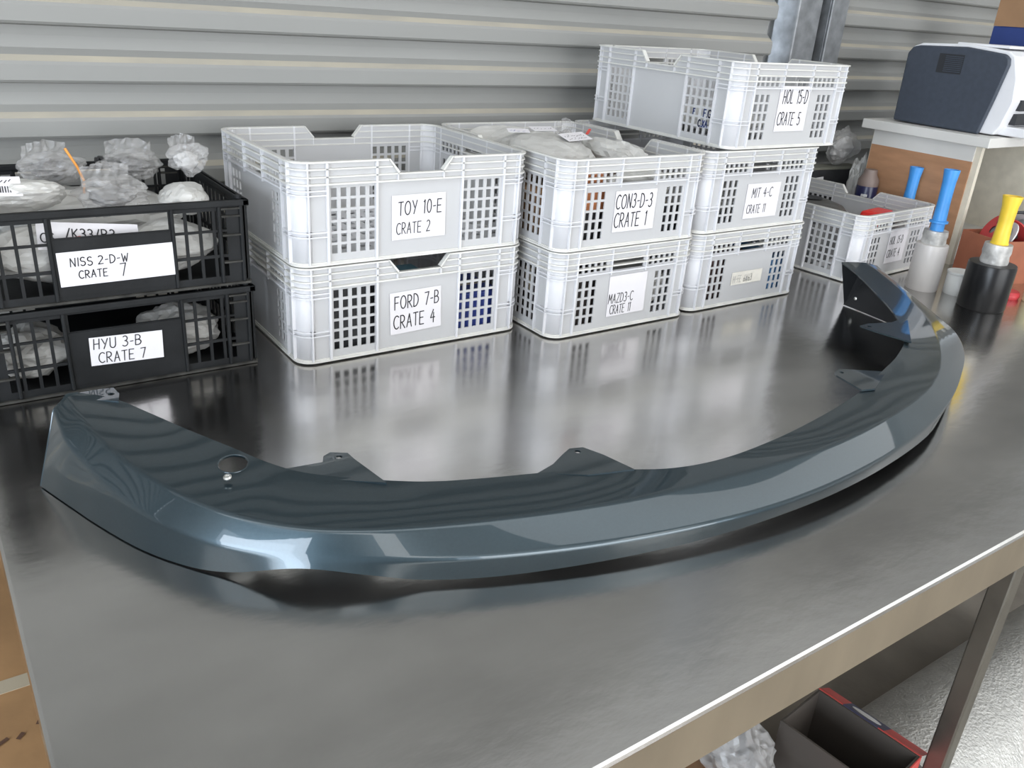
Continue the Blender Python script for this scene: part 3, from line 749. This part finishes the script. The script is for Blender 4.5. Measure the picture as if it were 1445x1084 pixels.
# HOL 15-D crate 4: what lies in it
bm = new(); lathe(bm, [(.105,0),(.112,.006),(.112,.012),(.095,.030),(.060,.042),(.020,.047),(.001,.047)], 32)
t = thing('round_cover', 'dark round cover lying in the 15-D crate 4', 'cover', (2.22, 1.58, T+.128), .0)
obj('dome', bm, mat('dark_grey_plastic', (.075,.073,.068), .4), t, smooth=True)
bm = new(); lathe(bm, [(.030,.0455),(.034,.049),(.026,.050),(.001,.050)], 20); obj('hub', bm, M_dark_part, t)
carton('bag-like grey box under the round cover in the 15-D crate 4', 2.22, 1.60, zl, .21, .24, .108, M_grey_part, rz=.07, group=GI)
t = thing('red_moulding', 'bright red plastic moulding in the 15-D crate 4', 'moulding', (2.375, 1.45, T+.105), .15)
bm = new(); box(bm, -.055, .055, -.035, .035, 0, .05); obj('shell', bm, mat('red_plastic', (.75,.03,.025), .35), t, bevel=.014)
bm = new(); box(bm, -.045, .045, -.0375, -.034, .01, .035); obj('grip', bm, M_dark_part, t, bevel=.001)
carton('dark box low in the 15-D crate 4 under the red moulding', 2.385, 1.46, zl, .09, .14, .088, M_dark_part, rz=.07, group=GI)

# ------------------------------------------------------------------ squeeze bottles with coloured nozzles
M_bluep = mat('sky_blue_plastic', (.05,.27,.66), .4, var=.08, vscale=20)
M_yel = mat('yellow_plastic', (.80,.55,.04), .45, var=.12, vscale=20)
M_tape = mat('silver_wrap', (.52,.51,.49), .4, metal=.2, var=.35, vscale=30, bump=.4, bscale=30)
M_wbottle = mat('white_wrapped_bottle', (.66,.63,.61), .35, var=.06, vscale=6, bump=.06, bscale=30, transl=.2)
M_bbottle = mat('black_wrapped_bottle', (.012,.012,.013), .3, var=.3, vscale=10, spec=.3)
def nozzle_bottle(name, label, x, y, r, hb, rn, hn, ht, rt, mb, mn, lean=(0, 0), tape=True):
    t = thing(name, label, 'bottle', (x, y, T))
    bm = new(); lathe(bm, [(r*.96,0),(r,.004),(r,hb-.006),(r*.97,hb-.001),(rn*1.05,hb)], 32); obj('body', bm, mb, t, smooth=True)
    bm = new(); lathe(bm, [(rn,0),(rn*1.04,.006),(rn*.98,hn*.4),(rn*1.05,hn*.6),(rn,hn)], 24); obj('taped_neck', bm, M_tape, t, (0, 0, hb), smooth=True)
    tilt = (lean[1], lean[0], 0)
    bm = new()
    prof = [(rt*1.05,0),(rt*1.05,ht*.14),(rt*1.45,ht*.15),(rt*1.45,ht*.18),(rt*1.08,ht*.19),(rt*.98,ht*.5),(rt*1.02,ht*.8),(rt*1.22,ht*.985),(rt*1.22,ht),(rt*1.05,ht),(rt*.85,ht*.8)] if mn is M_bluep else \
           [(rt*1.1,0),(rt*1.2,ht*.04),(rt*1.08,ht*.07),(rt*.95,ht*.45),(rt*1.05,ht*.8),(rt*1.28,ht*.985),(rt*1.28,ht),(rt*1.1,ht),(rt*.9,ht*.8)]
    lathe(bm, prof, 28)
    n = obj('nozzle', bm, mn, t, (0, 0, hb+hn-.004), tilt, smooth=True)
    return t
nozzle_bottle('squeeze_bottle', 'white wrapped bottle with a tall sky-blue nozzle beside the 15-D crate 4', 2.262, 1.200, .042, .128, .031, .036, .165, .0165, M_wbottle, M_bluep, (.02, -.02))
nozzle_bottle('squeeze_bottle', 'bottle with a sky-blue nozzle standing behind the 15-D crate 4', 2.555, 1.470, .030, .105, .024, .030, .140, .0165, M_wbottle, M_bluep, (.02, 0))
nozzle_bottle('squeeze_bottle', 'black wrapped bottle with a yellow nozzle', 2.262, 1.030, .058, .120, .033, .050, .125, .0185, M_bbottle, M_yel, (.03, -.02))
t = thing('bottle_cap', 'short white plastic cup standing between the nozzle bottles', 'cup', (2.315, 1.128, T))
bm = new(); lathe(bm, [(.033,0),(.034,.003),(.034,.062)], 28, cap=False); bm.faces.new([v for v in bm.verts if v.co.z < .0005][::-1])
obj('wall', bm, mat('white_cup', (.72,.72,.70), .4, transl=.2), t, solid=.0025, smooth=True)
bm = new(); lathe(bm, [(.0338,.056),(.0358,.057),(.0358,.062),(.0338,.063)], 28); obj('lip', bm, MATS['white_cup'], t)

# ------------------------------------------------------------------ cabinet with the printer
M_lam = mat('grey_white_laminate', (.62,.61,.58), .5, var=.04)
M_mdf = mat('brown_hardboard', (.40,.21,.11), .65, var=.14, vscale=9, stretch=(1,1,4))
M_edge = mat('cream_edging', (.66,.61,.50), .6, var=.1, vscale=20)
cab = thing('cabinet', 'low open cabinet with brown side panel under the printer', 'cabinet', (2.6, 1.31, T))
CW, CD, CHH = .62, .36, .385
bm = new(); box(bm, -.03, CW+.03, -.03, CD+.03, CHH-.028, CHH); obj('top', bm, M_lam, cab, bevel=.002)
for nm, a, b in (('side_panel', 0, .016), ('side_panel', CW-.016, CW)):
    bm = new(); box(bm, a, b, 0, CD, 0, CHH-.028); obj(nm, bm, M_edge, cab)
bm = new(); box(bm, -.004, 0, .018, CD-.004, .02, CHH-.075); obj('brown_facing', bm, M_mdf, cab, label='brown hardboard facing')
bm = new(); box(bm, -.004, 0, .018, CD-.004, CHH-.075, CHH-.03); obj('white_strip', bm, M_lam, cab)
bm = new(); box(bm, .016, CW-.016, CD-.008, CD, 0, CHH-.028); obj('back_panel', bm, mat('dark_back', (.25,.25,.26), .6), cab)
bm = new(); box(bm, .016, CW-.016, 0, CD-.01, 0, .016); obj('bottom', bm, M_lam, cab)
u = thing('power_board', 'white electrical board with dark slots inside the cabinet', 'power board', (2.84, 1.50, T+.0165), .25)
bm = new(); box(bm, -.14, .14, 0, .03, 0, .25); obj('housing', bm, mat('pale_housing', (.55,.54,.55), .4), u, bevel=.004)
bm = new(); box(bm, -.12, -.02, -.003, 0, .12, .22); obj('screen', bm, M_dark_part, u)
for k in range(3):
    bm = new(); box(bm, .10, .115, -.003, 0, .17+.024*k, .182+.024*k); obj('slot', bm, M_dark_part, u)
bm = new(); box(bm, .03, .075, -.004, 0, .10, .22); obj('switch_plate', bm, M_lam, u)

pr_ = thing('printer', 'white laser printer with a dark grey side on the cabinet', 'printer', (2.625, 1.30, T+CHH))
M_pw = mat('printer_white', (.74,.74,.76), .4); M_pg = mat('printer_charcoal', (.045,.055,.075), .5, var=.1, vscale=60)
def prof_prism(bm, prof, x0, x1):
    A = [bm.verts.new((x0, y, z)) for y, z in prof]; B = [bm.verts.new((x1, y, z)) for y, z in prof]
    n = len(prof)
    bm.faces.new(A); bm.faces.new(B[::-1])
    for i in range(n): bm.faces.new((A[i], B[i], B[(i+1) % n], A[(i+1) % n]))
PW = .40
body = [(.012,.004),(.335,.004),(.335,.205),(.325,.226),(.300,.236),(.15,.243),(.030,.232),(.010,.220),(-.012,.16),(-.020,.10),(-.004,.03)]
bm = new(); prof_prism(bm, body, .012, PW-.012); obj('body', bm, M_pw, pr_, bevel=.004)
side = [(.050,.000),(.332,.004),(.335,.205),(.322,.224),(.300,.229),(.15,.235),(.032,.224),(.018,.214),(.014,.196),(.030,.10)]
for a, b in ((0, .0125), (PW-.0125, PW)):
    bm = new(); prof_prism(bm, side, a, b); obj('side_cover', bm, M_pg, pr_, bevel=.006, label='charcoal side cover')
g = new()
bm = new(); box(bm, -.0012, .001, .150, .228, .158, .212); vent = obj('vent', bm, mat('vent_black', (.02,.022,.026), .6), pr_)
for k in range(9):
    bm = new(); box(bm, -.003, -.001, .152, .206, .162+.0053*k, .1645+.0053*k); obj('louvre', bm, M_pg, vent)
bm = new(); box(bm, .05, PW-.05, -.026, .02, .075, .105); obj('paper_slot', bm, MATS['vent_black'], pr_)
bm = new(); box(bm, .05, PW-.05, -.024, .02, .035, .066); obj('paper_slot', bm, MATS['vent_black'], pr_)
bm = new(); box(bm, .04, PW-.04, -.085, .02, .004, .03); obj('paper_tray', bm, M_pw, pr_, bevel=.004)
bm = new(); box(bm, .03, PW-.03, .04, .20, .238, .246); obj('output_cover', bm, M_pw, pr_, bevel=.003)

t = carton('dark blue carton with a brown top behind the printer', 3.175, 1.575, T+CHH, .12, .15, .30, mat('navy_print', (.025,.05,.20), .5, var=.1), tape=False)
bm = new(); box(bm, -.06, .06, -.075, .075, 0, .10); obj('brown_upper', bm, M_brown, t, (0, 0, .3025))
bm = new()
for k in range(4): scribble(bm, -.05, .27-.03*k, .09, .012, wd=.002, y=0, seed=k)
obj('lettering', bm, M_whitep, t, (0, -.0765, 0))

# ------------------------------------------------------------------ clutter round the cabinet
t = thing('spray_can', 'dark blue spray can with a grey-brown cap by the 15-D crate 4', 'spray can', (2.547, 1.615, T))
bm = new(); lathe(bm, [(.031,0),(.033,.004),(.033,.185),(.030,.193),(.024,.199)], 28); obj('can', bm, mat('navy_can', (.02,.022,.075), .3, var=.2), t, smooth=True)
bm = new(); lathe(bm, [(.0325,.187),(.0325,.205),(.022,.222),(.020,.238),(.001,.240)], 28); obj('cap', bm, mat('taupe_cap', (.20,.15,.13), .5), t, smooth=True)
bm = new()
for i in range(5):
    a = PI*1.05+.12*i
    for z0, z1 in ((.155,.163), (.146,.152)):
        P4 = [(.0336*math.cos(b), .0336*math.sin(b), z) for b in (a, a+.1) for z in (z0, z1)]
        v = [bm.verts.new(q) for q in P4]; bm.faces.new((v[0], v[2], v[3], v[1]))
obj('print', bm, M_whitep, t)
bx = thing('black_box', 'flat black box with a white sticker behind the 4-C crate', 'box', (2.615, 1.812, T), -.10)
bm = new(); box(bm, -.12, .12, -.03, .03, 0, .205); obj('body', bm, M_dark_part, bx, bevel=.003)
bm = new(); box(bm, -.122, .122, -.032, .032, .205, .212); obj('lid', bm, mat('olive_lid', (.16,.16,.13), .6), bx)
sticker(bx, .05, .03, [('~', -.02, -.006, .010, .7)], (-.085, -.0312, .165), (0, -.1, 0))
bag('parts_bag', 'loose clear bag lying on the flat black box by the cabinet', (2.655, 1.812, T+.213), (.19,.09,.13), 31, M_clear, M_whitep, (0,0,.2), 'bags by the cabinet', rough=.3)
bag('parts_bag', 'milky bag slumped between the spray can and the cabinet', (2.665, 1.733, T), (.10,.07,.27), 32, M_milky, None, (0,0,.2), 'bags by the cabinet', rough=.3)
def open_box(name, label, x, y, w, d, h, m, rz, th=.004, z=T, cat='box'):
    t = thing(name, label, cat, (x, y, z), rz)
    for nm, a in (('front_panel', (-w/2, w/2, -d/2, -d/2+th, 0, h)), ('back_panel', (-w/2, w/2, d/2-th, d/2, 0, h)), ('side_panel', (-w/2, -w/2+th, -d/2+th, d/2-th, 0, h)), ('side_panel', (w/2-th, w/2, -d/2+th, d/2-th, 0, h)), ('base', (-w/2+th, w/2-th, -d/2+th, d/2-th, 0, th))):
        bm = new(); box(bm, *a); obj(nm, bm, m, t)
    return t
M_rust = mat('red_brown_card', (.34,.115,.06), .7, var=.15, vscale=12)
M_rust2 = mat('worn_red_card', (.42,.14,.08), .7, var=.5, vscale=18, col2=(.55,.38,.30))
open_box('carton_tray', 'open red-brown cardboard tray behind the black bottle', 2.62, 1.175, .19, .15, .125, M_rust, -.30)
open_box('carton_tray', 'worn red cardboard tray with pale scuffs at the far end', 2.86, 1.105, .22, .15, .105, M_rust2, -.30)
# two film spools with red cheeks in the first tray
def spool(label, x, y, z, rx, rz):
    t = thing('film_spool', label, 'spool', (x, y, z), rz, 'spools with red edges in the tray')
    for s in (-1, 1):
        bm = new(); lathe(bm, [(.012,0),(.050,0),(.050,.004),(.012,.004)], 28, cap=False)
        o = obj('cheek', bm, M_whitep if s < 0 else mat('red_cheek', (.55,.05,.05), .5), t, (0, s*.020, 0), (PI/2, 0, 0))
    bm = new(); lathe(bm, [(.036,-.016),(.036,.016)], 28); obj('wound_film', bm, M_grey_part, t, (0, 0, 0), (PI/2, 0, 0))
    t.rotation_euler = (rx, 0, rz)
spool('white and red spool leaning in the tray nearest the blue nozzle', 2.585, 1.19, T+.130, .5, .9)
spool('dark and red spool leaning in the tray nearest the yellow nozzle', 2.665, 1.165, T+.130, -.4, 1.3)
bm = new(); tube(bm, [(-.05,0,0),(-.045,0,.02),(-.02,0,.032),(.03,0,.032),(.055,0,.026)], .005, 8)
obj('tool_handle', bm, M_dark_part, None, (2.63, 1.18, T+.158), (0, 0, -.3), smooth=True, label='bent black handle across the spools', cat='handle')
bm = new(); box(bm, -.035, .035, -.04, .04, 0, .002)
obj('paper_slip', bm, M_paper, None, (2.785, 1.055, T+.1065), (0, 0, -.3), label='white paper slip lying across the rim of the worn red tray', cat='paper')
t = thing('tape_roll', 'ribbed grey and white roll behind the blue nozzle', 'roll', (2.535, 1.36, T+.0), .3)
bm = new(); lathe(bm, [(.040,0),(.042,.01),(.040,.02),(.042,.03),(.040,.04),(.042,.05),(.040,.06)], 28); obj('roll', bm, mat('ribbed_white', (.6,.6,.58), .5), t)
for k in range(3):
    bm = new(); lathe(bm, [(.0422,.008+.02*k),(.0428,.012+.02*k),(.0422,.016+.02*k)], 28); obj('dark_band', bm, M_grey_part, t)
t = thing('red_funnel', 'dark red dome-shaped part in the worn red tray', 'part', (2.86, 1.105, T+.005), 0)
bm = new(); lathe(bm, [(.055,0),(.055,.09),(.048,.125),(.03,.148),(.001,.155)], 28); obj('dome', bm, mat('dark_red', (.28,.02,.03), .35), t, smooth=True)
bm = new(); lathe(bm, [(.056,0),(.060,.002),(.060,.010),(.056,.012)], 28); obj('collar', bm, MATS['dark_red'], t)
t = thing('screw_closure', 'flat red screw lid lying beyond the black bottle', 'lid', (2.43, 1.045, T))
bm = new(); lathe(bm, [(.028,0),(.030,.004),(.030,.016),(.026,.019),(.001,.019)], 28); obj('shell', bm, mat('screw_red', (.55,.05,.06), .4), t, smooth=False)
bm = new(); lathe(bm, [(.0305,.006),(.0312,.008),(.0305,.010)], 28); obj('grip_ring', bm, MATS['screw_red'], t)
t = thing('cream_jar', 'cream plastic jar at the far end beyond the black bottle', 'jar', (2.462, .985, T))
bm = new(); lathe(bm, [(.030,0),(.032,.003),(.032,.050),(.028,.056)], 28); obj('body', bm, mat('cream_plastic', (.72,.66,.42), .4), t, smooth=False)
bm = new(); lathe(bm, [(.0325,.052),(.0325,.070),(.029,.072)], 28); obj('lid', bm, MATS['cream_plastic'], t)

# ------------------------------------------------------------------ under and beside the bench
t = thing('foam_wrap_roll', 'thick roll of silvery bubble foam lying on the floor under the bench', 'roll', (1.34, .512, 0), 0)
bm = new(); n = 64; Lr = 1.0; rings = []
for x in [Lr*i/40 for i in range(41)]:
    rings.append([bm.verts.new((x, q*math.cos(2*PI*k/n), .162+q*math.sin(2*PI*k/n))) for k in range(n) for q in [.157+.004*noise.noise(Vector((x*5, math.cos(2*PI*k/n)*2, math.sin(2*PI*k/n)*2)))]])
for a, b in zip(rings, rings[1:]):
    for k in range(n): bm.faces.new((a[k], a[(k+1) % n], b[(k+1) % n], b[k]))
bm.faces.new(rings[0][::-1]); bm.faces.new(rings[-1])
obj('wound_foam', bm, mat('silver_bubble_foam', (.60,.59,.56), .35, metal=.3, var=.12, vscale=40, bump=.5, bscale=160), t, smooth=True)
bm = new(); A = math.radians(150)
tube(bm, [(Lr*i/40, .160*math.cos(A)+.005*noise.noise(Vector((i*.4,0,0))), .162+.160*math.sin(A)+.004*noise.noise(Vector((0,i*.5,0)))) for i in range(41)], .007, 6)
obj('foam_edge', bm, mat('teal_foam_edge', (.34,.50,.50), .4, var=.4, vscale=60), t, label='greenish loose edge of the foam')
rb = open_box('printed_carton', 'open red and dark printed carton standing under the bench', 1.205, .545, .13, .20, .385, mat('dark_inside', (.06,.05,.042), .7), .10, z=0, cat='carton')
M_cred = mat('carton_red', (.50,.07,.06), .5, var=.15)
for nm, a in (('red_corner', (.0652, .0672, -.101, -.02, .0, .386)), ('dark_print', (.0652, .0672, -.02, .05, .335, .386)), ('red_edge', (.0652, .0672, .05, .101, .30, .386)), ('red_front', (-.066, .066, -.1025, -.1003, .0, .386))):
    bm = new(); box(bm, *a); obj(nm, bm, mat('navy_card', (.05,.05,.10), .5) if nm == 'dark_print' else M_cred, rb)
fl = None
for nm, y0, y1, m_ in (('printed_flap', -.03, .05, MATS['navy_card']), ('red_flap_end', .05, .10, M_cred), ('red_flap_end', -.10, -.03, M_cred)):
    bm = new(); box(bm, 0, .048, y0, y1, -.002, 0); o_ = obj(nm, bm, m_, rb, (.0675, 0, .386), (0, .5, 0)); fl = fl or o_
bm = new(); lathe(bm, [(.001, 0), (.018, 0), (.018, .0006), (.001, .0008)], 24)
for v in bm.verts: v.co.y *= 1.6; v.co.x *= .7
obj('white_oval', bm, M_whitep, fl, (.024, .012, .0002))
carton('brown carton with a blue strip on it under the bench', 1.00, .66, 0, .24, .24, .27, M_brown, 0, tape=False)
bm = new(); box(bm, -.006, .006, -.11, .11, 0, .010)
obj('blue_strap', bm, mat('steel_blue', (.12,.18,.30), .5), None, (.935, .66, .2722), (0, 0, .45), bevel=.002, label='blue strip lying across the brown carton under the bench', cat='strip')
bag('parts_bag', 'torn milky bag on the brown carton under the bench', (1.045, .66, .2725), (.13,.18,.15), 41, M_clear, M_grey_part, (0,0,.3), 'under the bench', rough=.3)
rd = carton('red carton with white lettering on the floor under the bench', 1.085, .470, 0, .09, .11, .33, M_cred, 0, tape=False)
bm = new(); letters(bm, 'CO', -.03, .22, .05, wd=.008); obj('lettering', bm, M_whitep, rd, (0, -.0575, 0))
M_card = mat('brown_cardboard', (.38,.22,.10), .8, var=.22, vscale=7, bump=.05, bscale=40)
t = carton('big brown cardboard carton on the floor beside the bench end', -.225, 1.15, 0, .54, 1.3, .60, M_card, 0)
bm = new()
scribble(bm, -.06, 0, .12, .04, wd=.006, y=0, seed=4)
obj('printing', bm, mat('brown_ink', (.10,.05,.03), .8), t, (.20, -.12, .6035), (-PI/2, 0, .2))
